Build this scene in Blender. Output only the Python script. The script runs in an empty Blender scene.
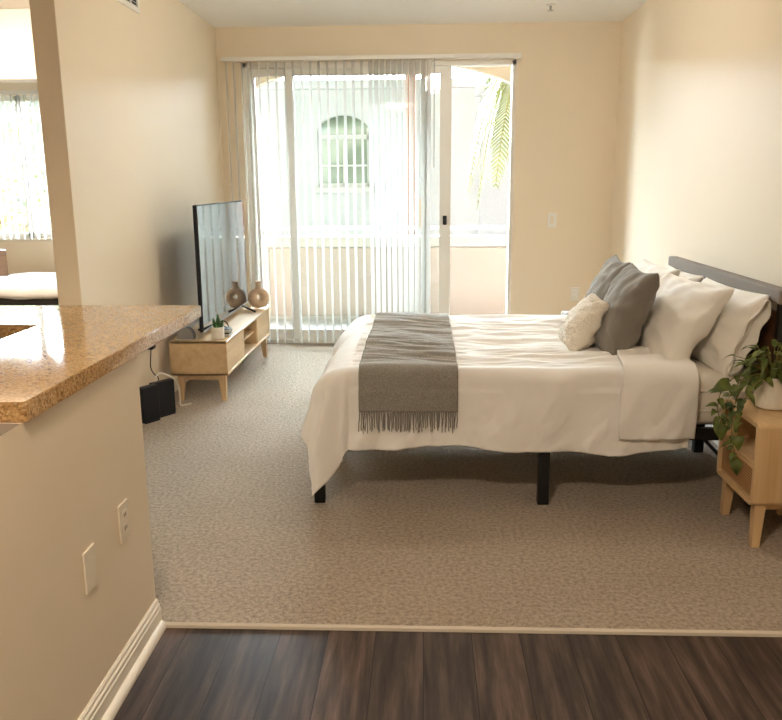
import bpy, bmesh, math, random
from mathutils import Vector, Matrix, Euler, noise

random.seed(7)
SC = bpy.context.scene
COL = SC.collection
PI = math.pi

# ------------------------------------------------------------------ helpers
ORIG = {}

def tag(o, label=None, cat=None, group=None, kind=None):
    if label: o['label'] = label
    if cat: o['category'] = cat
    if group: o['group'] = group
    if kind: o['kind'] = kind
    return o

def thing(name, loc, label, cat, group=None, kind=None):
    o = bpy.data.objects.new(name, None)
    o.empty_display_size = 0.1
    COL.objects.link(o)
    o.location = loc
    ORIG[o] = Vector(loc)
    return tag(o, label, cat, group, kind)

class MB:
    """collects shapes (world coordinates) that become ONE mesh object"""
    def __init__(s): s.bm = bmesh.new()

    def box(s, lo, hi, bevel=0.0, seg=2, rotz=0.0, pivot=None):
        t = bmesh.new()
        bmesh.ops.create_cube(t, size=1)
        c = [(a + b) / 2 for a, b in zip(lo, hi)]
        d = [abs(b - a) for a, b in zip(lo, hi)]
        for v in t.verts:
            v.co = Vector((v.co.x * d[0] + c[0], v.co.y * d[1] + c[1], v.co.z * d[2] + c[2]))
        if bevel:
            bmesh.ops.bevel(t, geom=t.edges[:], offset=bevel, segments=seg, affect='EDGES', profile=0.5)
        if rotz:
            p = Vector(pivot if pivot else c)
            bmesh.ops.rotate(t, verts=t.verts, cent=p, matrix=Matrix.Rotation(rotz, 3, 'Z'))
        return s._add(t)

    def _add(s, t):
        me = bpy.data.meshes.new('x')
        t.to_mesh(me); t.free()
        s.bm.from_mesh(me)
        bpy.data.meshes.remove(me)
        return s

    def prism(s, pts, axis, a, b):
        """polygon pts (2-D) extruded along axis from a to b"""
        def P(p, t):
            if axis == 'X': return (t, p[0], p[1])
            if axis == 'Y': return (p[0], t, p[1])
            return (p[0], p[1], t)
        va = [s.bm.verts.new(P(p, a)) for p in pts]
        vb = [s.bm.verts.new(P(p, b)) for p in pts]
        n = len(pts)
        s.bm.faces.new(va); s.bm.faces.new(vb[::-1])
        for i in range(n):
            s.bm.faces.new((va[i], vb[i], vb[(i + 1) % n], va[(i + 1) % n]))
        bmesh.ops.recalc_face_normals(s.bm, faces=s.bm.faces[:])
        return s

    def lathe(s, prof, c, n=32, cap=True):
        rings = []
        for r, z in prof:
            rings.append([s.bm.verts.new((c[0] + r * math.cos(2 * PI * i / n), c[1] + r * math.sin(2 * PI * i / n), c[2] + z)) for i in range(n)])
        for A, B in zip(rings, rings[1:]):
            for i in range(n):
                s.bm.faces.new((A[i], A[(i + 1) % n], B[(i + 1) % n], B[i]))
        if cap:
            s.bm.faces.new(rings[0][::-1]); s.bm.faces.new(rings[-1])
        return s

    def tube(s, pts, r, n=8, r2=None, smooth=0):
        pts = [Vector(p) for p in pts]
        for _ in range(smooth):
            q = [pts[0]]
            for a, b in zip(pts, pts[1:]):
                q += [a * .75 + b * .25, a * .25 + b * .75]
            pts = q + [pts[-1]]
        rings = []
        up = Vector((0, 0, 1))
        for i, p in enumerate(pts):
            d = (pts[min(i + 1, len(pts) - 1)] - pts[max(i - 1, 0)])
            if d.length < 1e-9: d = Vector((0, 0, 1))
            d.normalize()
            a = d.cross(up if abs(d.z) < .95 else Vector((1, 0, 0))).normalized()
            b = d.cross(a)
            rr = r if r2 is None else r + (r2 - r) * i / max(1, len(pts) - 1)
            rings.append([s.bm.verts.new(p + a * rr * math.cos(2 * PI * k / n) + b * rr * math.sin(2 * PI * k / n)) for k in range(n)])
        for A, B in zip(rings, rings[1:]):
            for k in range(n):
                s.bm.faces.new((A[k], A[(k + 1) % n], B[(k + 1) % n], B[k]))
        s.bm.faces.new(rings[0][::-1]); s.bm.faces.new(rings[-1])
        return s

    def taper(s, c, top, bot, z0, z1, shift=(0, 0)):
        """square tapered post; c = centre at the top, top/bot = half widths"""
        v = []
        for z, h, dx, dy in ((z0, bot, shift[0], shift[1]), (z1, top, 0, 0)):
            v.append([s.bm.verts.new((c[0] + dx + sx * h, c[1] + dy + sy * h, z)) for sx, sy in ((-1, -1), (1, -1), (1, 1), (-1, 1))])
        s.bm.faces.new(v[0][::-1]); s.bm.faces.new(v[1])
        for i in range(4):
            s.bm.faces.new((v[0][i], v[0][(i + 1) % 4], v[1][(i + 1) % 4], v[1][i]))
        return s

    def grid(s, nu, nv, fn, closed_u=False):
        V = [[s.bm.verts.new(fn(i / nu, j / nv)) for j in range(nv + 1)] for i in range(nu + (0 if closed_u else 1))]
        m = len(V)
        for i in range(nu):
            for j in range(nv):
                s.bm.faces.new((V[i][j], V[(i + 1) % m][j], V[(i + 1) % m][j + 1], V[i][j + 1]))
        return s

    def build(s, name, m, parent=None, loc=None, smooth=False, angle=None, kind=None, label=None):
        me = bpy.data.meshes.new(name)
        o = bpy.data.objects.new(name, me)
        if parent is not None:
            off = ORIG[parent]
        else:
            off = Vector(loc) if loc is not None else Vector((0, 0, 0))
            o.location = off
        bmesh.ops.translate(s.bm, verts=s.bm.verts[:], vec=-off)
        bmesh.ops.recalc_face_normals(s.bm, faces=s.bm.faces[:])
        if smooth:
            for f in s.bm.faces: f.smooth = True
        if angle is not None:
            for f in s.bm.faces: f.smooth = True
            for e in s.bm.edges:
                if len(e.link_faces) == 2 and e.calc_face_angle(0) > math.radians(angle):
                    e.smooth = False
        s.bm.to_mesh(me); s.bm.free()
        me.materials.append(m)
        COL.objects.link(o)
        if parent is not None: o.parent = parent
        ORIG[o] = off.copy()
        if kind: o['kind'] = kind
        if label: o['label'] = label
        return o

def struct(name, mb, m, **k):
    o = mb.build(name, m, **k)
    o['kind'] = 'structure'
    return o

# ------------------------------------------------------------------ materials
def lin(r, g, b):
    f = lambda c: (c / 255 / 12.92) if c <= 10 else ((c / 255 + .055) / 1.055) ** 2.4
    return (f(r), f(g), f(b), 1)

class NT:
    def __init__(s, name):
        s.m = bpy.data.materials.new(name); s.m.use_nodes = True
        s.t = s.m.node_tree; s.b = s.t.nodes['Principled BSDF']; s.out = s.t.nodes['Material Output']
    def n(s, typ, **k):
        x = s.t.nodes.new(typ)
        for a, v in k.items():
            if a in x.inputs: x.inputs[a].default_value = v
            else: setattr(x, a, v)
        return x
    def l(s, a, b): s.t.links.new(a, b)
    def coord(s, scale=(1, 1, 1), rot=(0, 0, 0), kind='Object'):
        c = s.n('ShaderNodeTexCoord'); mp = s.n('ShaderNodeMapping')
        mp.inputs['Scale'].default_value = scale; mp.inputs['Rotation'].default_value = rot
        s.l(c.outputs[kind], mp.inputs['Vector']); return mp.outputs['Vector']
    def noise(s, vec, scale, detail=4, rough=.5):
        x = s.n('ShaderNodeTexNoise'); x.inputs['Scale'].default_value = scale
        x.inputs['Detail'].default_value = detail; x.inputs['Roughness'].default_value = rough
        s.l(vec, x.inputs['Vector']); return x.outputs['Fac']
    def ramp(s, fac, stops):
        x = s.n('ShaderNodeValToRGB'); e = x.color_ramp.elements
        while len(e) < len(stops): e.new(.5)
        for q, (p, c) in zip(e, stops): q.position = p; q.color = c
        s.l(fac, x.inputs['Fac']); return x.outputs['Color']
    def mix(s, fac, a, b, mode='MIX'):
        x = s.n('ShaderNodeMix'); x.data_type = 'RGBA'; x.blend_type = mode
        if hasattr(fac, 'links') or hasattr(fac, 'is_linked'): s.l(fac, x.inputs[0])
        else: x.inputs[0].default_value = fac
        for i, v in ((6, a), (7, b)):
            if hasattr(v, 'is_linked'): s.l(v, x.inputs[i])
            else: x.inputs[i].default_value = v
        return x.outputs[2]
    def bump(s, h, strength=.3, dist=.01):
        x = s.n('ShaderNodeBump'); x.inputs['Strength'].default_value = strength; x.inputs['Distance'].default_value = dist
        s.l(h, x.inputs['Height']); s.l(x.outputs['Normal'], s.b.inputs['Normal'])
    def set(s, color=None, rough=None, metal=None, spec=None, ior=None, coat=None):
        if color is not None:
            if hasattr(color, 'is_linked'): s.l(color, s.b.inputs['Base Color'])
            else: s.b.inputs['Base Color'].default_value = color
        for k, v in (('Roughness', rough), ('Metallic', metal), ('Specular IOR Level', spec), ('IOR', ior), ('Coat Weight', coat)):
            if v is not None: s.b.inputs[k].default_value = v
        return s.m

def plain(name, c, rough=.5, metal=0, nscale=40, namp=.06, bump=0, spec=None):
    k = NT(name); v = k.coord()
    f = k.noise(v, nscale, 3)
    lo = tuple(x * (1 - namp) for x in c[:3]) + (1,); hi = tuple(min(1, x * (1 + namp)) for x in c[:3]) + (1,)
    col = k.ramp(f, [(.3, lo), (.7, hi)])
    if bump: k.bump(f, bump, .004)
    return k.set(col, rough, metal, spec)

def fabric(name, c, scale=500, rough=.95, amp=.1, bump=.25, sheen=.0, folds=0, transl=0):
    k = NT(name); v = k.coord()
    f = k.noise(v, scale, 2); g = k.noise(v, 6, 4)
    lo = tuple(x * (1 - amp) for x in c[:3]) + (1,); hi = tuple(min(1, x * (1 + amp)) for x in c[:3]) + (1,)
    col = k.ramp(f, [(.25, lo), (.75, hi)])
    col = k.mix(.12, col, k.ramp(g, [(.3, lo), (.7, hi)]))
    k.bump(f, bump, .003)
    m = k.set(col, rough, 0, .2)
    if sheen: k.b.inputs['Sheen Weight'].default_value = sheen
    return m

def wood(name, a, b, grain='Y', rough=.45, sc=1.0):
    k = NT(name)
    s = {'X': (1.2, 22, 22), 'Y': (22, 1.2, 22), 'Z': (22, 22, 1.2)}[grain]
    v = k.coord(tuple(q * sc for q in s))
    f = k.noise(v, 1.6, 6, .6)
    w = k.noise(k.coord(tuple(q * sc * .35 for q in s)), 1.2, 2)
    col = k.ramp(f, [(.3, a), (.7, b)])
    col = k.mix(.35, col, k.ramp(w, [(.35, a), (.65, b)]))
    k.bump(f, .12, .002)
    return k.set(col, rough, 0, .4)

def paint(name, c, rough=.45, spec=.5):
    k = NT(name); v = k.coord()
    f = k.noise(v, 120, 3); g = k.noise(v, 1.3, 2)
    lo = tuple(x * .97 for x in c[:3]) + (1,)
    col = k.ramp(g, [(.3, lo), (.7, c)])
    k.bump(f, .06, .003)
    return k.set(col, rough, 0, spec)

WALL = (.80, .695, .545, 1)
M = {}
M['wall'] = paint('wall_paint', WALL, .5, .16)
M['ceiling'] = paint('ceiling_paint', (.91, .895, .86, 1), .8, .3)
M['white_wood'] = paint('white_trim_paint', (.8, .75, .66, 1), .4)
M['vinyl'] = paint('white_vinyl', (.82, .79, .73, 1), .35)
M['plate'] = paint('ivory_plastic', (.78, .70, .58, 1), .35)
M['outer_white'] = paint('white_stucco', (.86, .84, .81, 1), .9, .2)
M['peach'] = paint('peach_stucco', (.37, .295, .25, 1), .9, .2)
M['balc'] = paint('cream_stucco', (.52, .48, .43, 1), .9, .2)
M['arch'] = paint('tan_stucco', (.60, .50, .37, 1), .9, .2)
M['black'] = plain('black_metal', (.012, .012, .013, 1), .4, .3)
M['black_plastic'] = plain('black_plastic', (.010, .010, .013, 1), .5, spec=.25)
M['dark'] = plain('dark_void', (.02, .017, .014, 1), .8)
M['steel'] = plain('steel', (.55, .55, .55, 1), .3, 1)
M['brass'] = plain('brass', (.72, .46, .16, 1), .3, 1)
M['rail_grey'] = plain('grey_rail', (.45, .46, .45, 1), .5)
M['oak'] = wood('pale_oak', lin(184, 154, 114), lin(212, 184, 146), 'Y')
M['oak_x'] = wood('pale_oak_end', lin(184, 154, 114), lin(212, 184, 146), 'Z')
M['honey'] = wood('honey_oak', lin(192, 158, 114), lin(220, 192, 150), 'Z')
M['honey_y'] = wood('honey_oak_top', lin(192, 158, 114), lin(220, 192, 150), 'Y')
M['brownwood'] = wood('brown_headboard_wood', lin(72, 46, 30), lin(112, 74, 48), 'Y')
M['greywood'] = plain('grey_upholstery', lin(122, 112, 102), .8, 0, 300, .12, .2)
M['white_cotton'] = fabric('white_cotton', (.86, .85, .84, 1), 900, .95, .03, .08)
M['sheet'] = fabric('ivory_sheet', (.80, .76, .69, 1), 900, .95, .03, .08)
M['white_pillow'] = fabric('white_pillowcase', (.84, .815, .775, 1), 900, .95, .03, .08)
M['grey_linen'] = fabric('grey_linen', lin(124, 118, 110), 700, .95, .14, .25, .2)
M['cream_fur'] = fabric('cream_boucle', (.84, .78, .68, 1), 160, 1, .07, 1.0, .3)
M['throw'] = fabric('grey_wool', lin(140, 136, 130), 230, 1, .42, .8, .3)
M['ceramic'] = plain('beige_ceramic', lin(214, 188, 160), .6, 0, 60, .1, .1)
M['pot_white'] = plain('white_ceramic', (.78, .74, .66, 1), .5)
M['soil'] = plain('soil', (.05, .035, .025, 1), 1, 0, 120, .4, .5)
M['speaker_grey'] = plain('grey_fabric', lin(132, 131, 132), .8, 0, 500, .12, .2)
M['silver'] = plain('silver_plastic', lin(190, 188, 184), .3, .6)
M['white_cord'] = plain('white_rubber', (.8, .76, .68, 1), .5)
M['ground'] = plain('grey_paving', (.10, .10, .10, 1), .9)
M['stone_white'] = plain('white_facade', (.88, .875, .88, 1), .9)
M['tile'] = plain('balcony_tile', (.42, .41, .40, 1), .7, 0, 4, .05)
M['bark'] = plain('palm_bark', lin(170, 120, 95), .95, 0, 20, .3, .5)

def leafmat(name, a, b, scale=6, tl=.3):
    k = NT(name); f = k.noise(k.coord(), scale, 3)
    col = k.ramp(f, [(.35, a), (.65, b)])
    m = k.set(col, .4, 0, .4)
    tr = k.n('ShaderNodeBsdfTranslucent'); k.l(col, tr.inputs['Color'])
    mx = k.n('ShaderNodeMixShader'); mx.inputs[0].default_value = tl
    k.l(k.b.outputs[0], mx.inputs[1]); k.l(tr.outputs[0], mx.inputs[2]); k.l(mx.outputs[0], k.out.inputs['Surface'])
    return m
M['leaf'] = leafmat('pothos_leaf', lin(54, 72, 30), lin(112, 124, 58), 14)
M['cactus'] = leafmat('cactus_green', lin(40, 84, 44), lin(84, 124, 70), 40)
M['frond'] = leafmat('palm_leaf', lin(92, 98, 26), lin(118, 120, 44), 3, .06)
M['bush'] = leafmat('bush_leaf', lin(165, 180, 115), lin(212, 216, 165), 2, .3)
M['vine'] = plain('vine_stem', lin(120, 110, 50), .6)

def sheer(name, c, transp=.35, tl=.6):
    k = NT(name)
    f = k.noise(k.coord((60, 60, 2)), 6, 3)
    col = k.ramp(f, [(.3, tuple(x * .93 for x in c[:3]) + (1,)), (.7, c)])
    d = k.n('ShaderNodeBsdfDiffuse'); t = k.n('ShaderNodeBsdfTranslucent'); tr = k.n('ShaderNodeBsdfTransparent')
    k.l(col, d.inputs['Color']); k.l(col, t.inputs['Color'])
    a = k.n('ShaderNodeMixShader'); a.inputs[0].default_value = tl
    k.l(d.outputs[0], a.inputs[1]); k.l(t.outputs[0], a.inputs[2])
    b = k.n('ShaderNodeMixShader'); b.inputs[0].default_value = transp
    k.l(a.outputs[0], b.inputs[1]); k.l(tr.outputs[0], b.inputs[2])
    k.l(b.outputs[0], k.out.inputs['Surface'])
    return k.m
M['vane'] = sheer('sheer_vane', (.80, .78, .74, 1), .3, .5)

def glass(name, tint=(.96, .98, .97, 1)):
    k = NT(name)
    tr = k.n('ShaderNodeBsdfTransparent'); tr.inputs['Color'].default_value = tint
    gl = k.n('ShaderNodeBsdfGlossy'); gl.inputs['Roughness'].default_value = .01
    fr = k.n('ShaderNodeFresnel'); fr.inputs['IOR'].default_value = 1.45
    mx = k.n('ShaderNodeMixShader')
    k.l(fr.outputs[0], mx.inputs[0]); k.l(tr.outputs[0], mx.inputs[1]); k.l(gl.outputs[0], mx.inputs[2])
    k.l(mx.outputs[0], k.out.inputs['Surface'])
    return k.m
M['glass'] = glass('clear_glass')
k = NT('dark_pane'); k.set(lin(110, 125, 105), .1); M['pane'] = k.m
k = NT('tv_screen'); f = k.noise(k.coord(), 3, 1)
k.set(k.ramp(f, [(.3, (.012, .014, .013, 1)), (.7, (.018, .020, .018, 1))]), .035, 0, .5, 5); M['screen'] = k.m
k = NT('warm_lamp'); k.b.inputs['Emission Color'].default_value = (1, .82, .62, 1); k.b.inputs['Emission Strength'].default_value = 145; M['lamp'] = k.m
k = NT('globe_fill_glow'); k.b.inputs['Emission Color'].default_value = (1, .90, .76, 1); k.b.inputs['Emission Strength'].default_value = 66; M['globe'] = k.m

# carpet
k = NT('carpet_pile'); v = k.coord()
f = k.noise(v, 62, 3, .7); f2 = k.noise(v, 200, 2); g = k.noise(v, 1.8, 3)
c1 = k.ramp(f, [(.36, (.22, .17, .125, 1)), (.5, (.50, .415, .325, 1)), (.64, (.72, .62, .51, 1))])
c2 = k.ramp(f2, [(.36, (.30, .24, .18, 1)), (.64, (.68, .57, .46, 1))])
c = k.mix(.28, c1, c2)
c = k.mix(.22, c, k.ramp(g, [(.35, (.40, .32, .245, 1)), (.65, (.60, .51, .41, 1))]))
ad = k.n('ShaderNodeMath', operation='ADD'); k.l(f, ad.inputs[0]); k.l(f2, ad.inputs[1])
k.bump(ad.outputs[0], 1.0, .012); c = k.mix(1, c, (.89, .87, .85, 1), 'MULTIPLY'); k.set(c, 1, 0, .1); M['carpet'] = k.m
k.b.inputs['Sheen Weight'].default_value = .2

# dark wood planks, running away from the viewer
k = NT('dark_planks')
vec = k.coord((1, 1, 1), (0, 0, PI / 2))
br = k.n('ShaderNodeTexBrick'); br.offset = .37; br.offset_frequency = 2
br.inputs['Color1'].default_value = (0, 0, 0, 1); br.inputs['Color2'].default_value = (1, 1, 1, 1); br.inputs['Mortar'].default_value = (.5, .5, .5, 1)
br.inputs['Scale'].default_value = 1; br.inputs['Mortar Size'].default_value = .0016; br.inputs['Mortar Smooth'].default_value = .3
br.inputs['Brick Width'].default_value = 1.22; br.inputs['Row Height'].default_value = .155; br.inputs['Bias'].default_value = 0
k.l(vec, br.inputs['Vector'])
sep = k.n('ShaderNodeSeparateColor'); k.l(br.outputs['Color'], sep.inputs[0])
# shift the grain per plank
cmb = k.n('ShaderNodeCombineXYZ'); mul = k.n('ShaderNodeMath', operation='MULTIPLY'); mul.inputs[1].default_value = 13
k.l(sep.outputs[0], mul.inputs[0]); k.l(mul.outputs[0], cmb.inputs['Z'])
va = k.n('ShaderNodeVectorMath', operation='ADD'); k.l(k.coord((16, 1.3, 1)), va.inputs[0]); k.l(cmb.outputs[0], va.inputs[1])
gr = k.noise(va.outputs[0], 1.5, 7, .62)
col = k.ramp(gr, [(.34, (.028, .021, .018, 1)), (.5, (.080, .060, .049, 1)), (.66, (.170, .132, .107, 1))])
pl = k.ramp(sep.outputs[0], [(0, (.78, .77, .77, 1)), (.5, (1, .98, .96, 1)), (1, (1.28, 1.22, 1.14, 1))])
col = k.mix(1, col, pl, 'MULTIPLY')
col = k.mix(br.outputs['Fac'], col, (.008, .006, .005, 1))
inv = k.n('ShaderNodeMath', operation='SUBTRACT'); inv.inputs[0].default_value = 1; k.l(br.outputs['Fac'], inv.inputs[1])
k.bump(inv.outputs[0], .35, .002); col = k.mix(1, col, (.68, .60, .58, 1), 'MULTIPLY'); k.set(col, .5, 0, .2); M['planks'] = k.m

# granite
k = NT('speckled_granite'); v = k.coord()
vo = k.n('ShaderNodeTexVoronoi'); vo.inputs['Scale'].default_value = 190; k.l(v, vo.inputs['Vector'])
f = k.noise(v, 120, 4, .7); g = k.noise(v, 26, 4, .6)
sp = k.n('ShaderNodeSeparateColor'); k.l(vo.outputs['Color'], sp.inputs[0])
col = k.ramp(sp.outputs[0], [(.0, lin(70, 48, 30)), (.2, lin(126, 92, 58)), (.45, lin(192, 154, 104)), (.8, lin(206, 168, 114)), (1, lin(224, 200, 160))])
col = k.mix(.34, col, k.ramp(f, [(.36, lin(96, 66, 40)), (.5, lin(184, 144, 94)), (.7, lin(214, 180, 130))]))
col = k.mix(.25, col, k.ramp(g, [(.35, lin(164, 122, 76)), (.65, lin(210, 170, 116))]))
k.set(col, .06, 0, .5); M['granite'] = k.m

# woven cane drawer front
k = NT('woven_cane'); w1 = k.n('ShaderNodeTexWave'); w1.bands_direction = 'Y'; w1.inputs['Scale'].default_value = 28; w1.inputs['Distortion'].default_value = .3
w2 = k.n('ShaderNodeTexWave'); w2.bands_direction = 'Z'; w2.inputs['Scale'].default_value = 28; w2.inputs['Distortion'].default_value = .3
v = k.coord(); k.l(v, w1.inputs['Vector']); k.l(v, w2.inputs['Vector'])
mm = k.n('ShaderNodeMath', operation='MULTIPLY'); k.l(w1.outputs['Fac'], mm.inputs[0]); k.l(w2.outputs['Fac'], mm.inputs[1])
k.bump(mm.outputs[0], .6, .004)
k.set(k.ramp(mm.outputs[0], [(.05, lin(128, 88, 48)), (.5, lin(198, 152, 98))]), .6); M['cane'] = k.m

# ------------------------------------------------------------------ room data
XL, XR, YB, ZC = -1.761, 1.63, 7.15, 2.715
YC = 2.388                                   # carpet / plank border
YF = 8.6                                     # balcony front, bedroom window wall

# ------------------------------------------------------------------ the setting
b = MB().box((-6, -2.6, -.1), (XR, YC, -.006)); struct('floor', b, M['planks'])
b = MB().box((-6, YC, -.1), (XR, YB + .02, 0)).box((-6, YB + .02, -.1), (-2.5, YF + .1, 0)); struct('floor_carpet', b, M['carpet'])
b = MB().box((-2.42, YB + .16, -.12), (1.58, YF + .15, -.02)); struct('floor_balcony', b, M['tile'])
b = MB().box((-6.1, -2.7, ZC), (XR + .12, YB, ZC + .12)).box((-6.1, YB, ZC), (-2.42, YF + .15, ZC + .12)); struct('ceiling', b, M['ceiling'])
b = MB().box((-2.42, YB, ZC), (XR + .1, YF + .15, ZC + .12)); struct('ceiling_balcony', b, M['arch'])
b = MB().box((XR, -2.7, -.1), (XR + .12, YB + .16, ZC)); struct('wall_right', b, M['wall'])
b = MB().box((-1.885, 4.04, 0), (XL, YB, ZC), .004, 2); struct('wall_left', b, M['wall'])
b = MB().box((-6, -2.7, -.1), (XR, -2.6, ZC)); struct('wall_rear', b, M['wall'])
b = MB().box((-6.1, -2.7, -.1), (-6, YF + .15, ZC)); struct('wall_outer', b, M['wall'])
# back wall with the door opening
DX0, DX1, DZ = -1.56, .775, 2.43
b = MB().box((-2.5, YB, 0), (DX0, YB + .16, ZC)).box((DX1, YB, 0), (XR, YB + .16, ZC)).box((DX0, YB, DZ), (DX1, YB + .16, ZC))
struct('wall_back', b, M['wall'])
# balcony side walls
b = MB().box((-2.5, YB + .16, -.1), (-2.42, YF + .15, ZC)); struct('wall_bedroom_side', b, M['balc'])
b = MB().box((1.58, YB + .16, -.1), (1.7, YF + .15, ZC)); struct('wall_balcony_side', b, M['balc'])
# arched balcony front
arc = []
cx, aa, bb, sz = -.42, 2.0, 1.0, 1.65
for i in range(41):
    t = PI - PI * i / 40
    arc.append((cx + aa * math.cos(t), sz + bb * math.sin(t)))
b = MB()
for (x0, z0), (x1, z1) in zip(arc, arc[1:]):
    b.prism([(x0, z0), (x1, z1), (x1, ZC), (x0, ZC)], 'Y', YF, YF + .15)
struct('wall_arch', b, M['arch'])
b = MB().box((-2.42, YF, -.1), (1.58, YF + .15, .80)).box((-2.42, YF - .03, .76), (1.58, YF + .18, .87), .01)
b.box((-2.42, YF - .02, -.02), (-1.66, YF, .76))
struct('wall_parapet', b, M['balc'])
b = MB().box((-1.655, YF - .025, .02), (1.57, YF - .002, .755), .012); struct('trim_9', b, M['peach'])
# bedroom window wall, header
WX0, WX1, WZ0, WZ1 = -5.3, -3.2, .875, 2.34
b = MB().box((-6, YF, 0), (WX0, YF + .12, ZC)).box((WX1, YF, 0), (-2.5, YF + .12, ZC)).box((WX0, YF, 0), (WX1, YF + .12, WZ0)).box((WX0, YF, WZ1), (WX1, YF + .12, ZC))
struct('wall_bedroom', b, M['wall'])
b = MB().box((-6, 6.3, 2.215), (-1.885, 6.5, ZC), .004); struct('wall_header', b, M['ceiling'])
# breakfast bar half wall
HX = -.885
b = MB().box((HX - .145, 1.66, 0), (HX, YC + .004, .918)).box((HX - .05, .2, 0), (HX, 1.66, .918)).box((-1.25, YC - .3, 0), (HX - .145, 2.72, .918)).box((-3.4, 2.72, 0), (-1.12, 2.92, .918))
struct('wall_half', b, M['wall'])
b = MB().box((HX - .05, .2, .918), (HX, 1.659, .9186)); struct('wall_top_shade', b, paint('painted_top_shade', (.26, .21, .165, 1), .8, .1))  # added strip, its darker colour stands in for shade on the wall top
# baseboard with moulded top and shoe moulding
b = MB()
prof = [(0, -.004), (.016, -.004), (.016, .058), (.013, .062), (.013, .072), (.008, .078), (.008, .086), (.003, .092), (0, .092)]
b.prism([(HX + x, z) for x, z in prof], 'Y', .2, YC + .004)
q = [(HX + .016, -.004)] + [(HX + .016 + .019 * math.cos(t), -.004 + .024 * math.sin(t)) for t in [i * PI / 12 for i in range(7)]]
b.prism(q, 'Y', .2, YC - .008)
struct('baseboard_half', b, M['white_wood'])
b = MB().box((XL, 4.04, 0), (XL + .012, YB, .08), .003); struct('baseboard_left', b, M['white_wood'])
b = MB().box((XR - .012, YC, 0), (XR, YB, .08), .003); struct('baseboard_right', b, M['white_wood'])
b = MB().box((DX1 + .02, YB - .012, 0), (XR - .012, YB, .08), .003); struct('baseboard_back', b, M['white_wood'])
# carpet edge strip
b = MB().prism([(YC - .012, -.006), (YC - .010, .004), (YC, .009), (YC + .008, .004), (YC + .008, -.006)], 'X', HX + .03, XR)
struct('trim_1', b, paint('strip_paint', (.62, .56, .47, 1), .4))

# sliding door --------------------------------------------------------------
d = thing('door_1', (-.4, YB + .08, 0), 'white framed sliding glass door half covered by sheer vertical blinds', 'door', None, 'structure')
y0, y1 = YB + .02, YB + .14
b = MB().box((DX0, y0, 0), (DX0 + .045, y1, DZ)).box((DX1 - .03, y0, 0), (DX1, y1, DZ)).box((DX0, y0, DZ - .04), (DX1, y1, DZ)).box((DX0, y0, 0), (DX1, y1, .03))
b.build('door_frame', M['vinyl'], d)
def panel(x0, x1, y, sw, nm):
    b = MB()
    b.box((x0, y, .03), (x0 + sw[0], y + .035, DZ - .04), .003).box((x1 - sw[1], y, .03), (x1, y + .035, DZ - .04), .003)
    b.box((x0 + sw[0], y, .03), (x1 - sw[1], y + .035, .12)).box((x0 + sw[0], y, DZ - .10), (x1 - sw[1], y + .035, DZ - .04))
    p = b.build('door_panel', M['vinyl'], d)
    MB().box((x0 + sw[0], y + .014, .12), (x1 - sw[1], y + .02, DZ - .10)).build('glass_pane', M['glass'], p)
    return p
pA = panel(DX0 + .045, -1.145, y0 + .075, (.05, .06), '')
pB = panel(-1.19, .06, y0 + .075, (.06, .09), '')
pC = panel(-1.19, .235, y0 + .03, (.06, .10), '')
MB().box((-.035, y0 + .05, 1.04), (-.012, y0 + .065, 1.28), .004).box((-.032, y0 + .02, 1.05), (-.015, y0 + .05, 1.08)).box((-.032, y0 + .02, 1.24), (-.015, y0 + .05, 1.27)).box((-.04, y0 + .004, 1.03), (-.008, y0 + .02, 1.29), .004).build('door_handle', M['brass'], d, label='brass door handle')
b = MB().box((.165, y0 + .005, 1.06), (.20, y0 + .032, 1.14), .005).box((.176, y0 - .008, 1.085), (.188, y0 + .006, 1.115), .003)
b.build('latch', M['black_plastic'], pC, label='small black latch')

# bedroom window ------------------------------------------------------------
w = thing('window_1', (-4.25, YF, WZ0), 'bright bedroom window behind sheer vertical blinds', 'window', None, 'structure')
b = MB().box((WX0, YF + .03, WZ0), (WX0 + .05, YF + .09, WZ1)).box((WX1 - .05, YF + .03, WZ0), (WX1, YF + .09, WZ1)).box((WX0, YF + .03, WZ0), (WX1, YF + .09, WZ0 + .05)).box((WX0, YF + .03, WZ1 - .05), (WX1, YF + .09, WZ1)).box((-4.28, YF + .03, WZ0), (-4.22, YF + .09, WZ1))
b.build('window_frame', M['vinyl'], w)
MB().box((WX0 + .05, YF + .055, WZ0 + .05), (WX1 - .05, YF + .06, WZ1 - .05)).build('glass_pane', M['glass'], w)
MB().box((WX0 - .03, YF - .03, WZ0 - .03), (WX1 + .03, YF + .03, WZ0), .005).build('window_sill', M['white_wood'], w)

# ------------------------------------------------------------------ blinds
def vane_bm(x, y, ang, z0, z1, w=.089):
    b = MB()
    def fn(u, v):
        a = (u - .5) * w
        c = .006 * (1 - (2 * u - 1) ** 2)
        return (x + a * math.sin(ang) + c * math.cos(ang), y + a * math.cos(ang) - c * math.sin(ang), z0 + (z1 - z0) * v)
    b.grid(4, 2, fn)
    return b
bl = thing('vertical_blind', (-.4, 7.06, 0), 'sheer white vertical blinds drawn across the sliding balcony door', 'blinds')
MB().box((-1.70, 7.035, 2.428), (.80, 7.085, 2.462), .004).box((-1.55, 7.085, 2.44), (-1.50, 7.15, 2.466)).box((.55, 7.085, 2.44), (.60, 7.15, 2.466)).box((-.45, 7.085, 2.44), (-.40, 7.15, 2.466)).build('head_rail', M['vinyl'], bl)
xs = [-1.665, -1.60]
x = -1.53
while x < -.52:
    xs.append(x); x += .072
while x < .055:
    xs.append(x); x += .049
for x in xs:
    ang = math.radians(-19 if x < -.52 else -27) + random.uniform(-.06, .06)
    vane_bm(x, 7.06, ang, .025, 2.425).build('vane', M['vane'], bl, smooth=True)
MB().tube([(.085, 7.03, 2.43), (.083, 7.03, 1.55)], .005, 8).build('wand', M['rail_grey'], bl)

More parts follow.
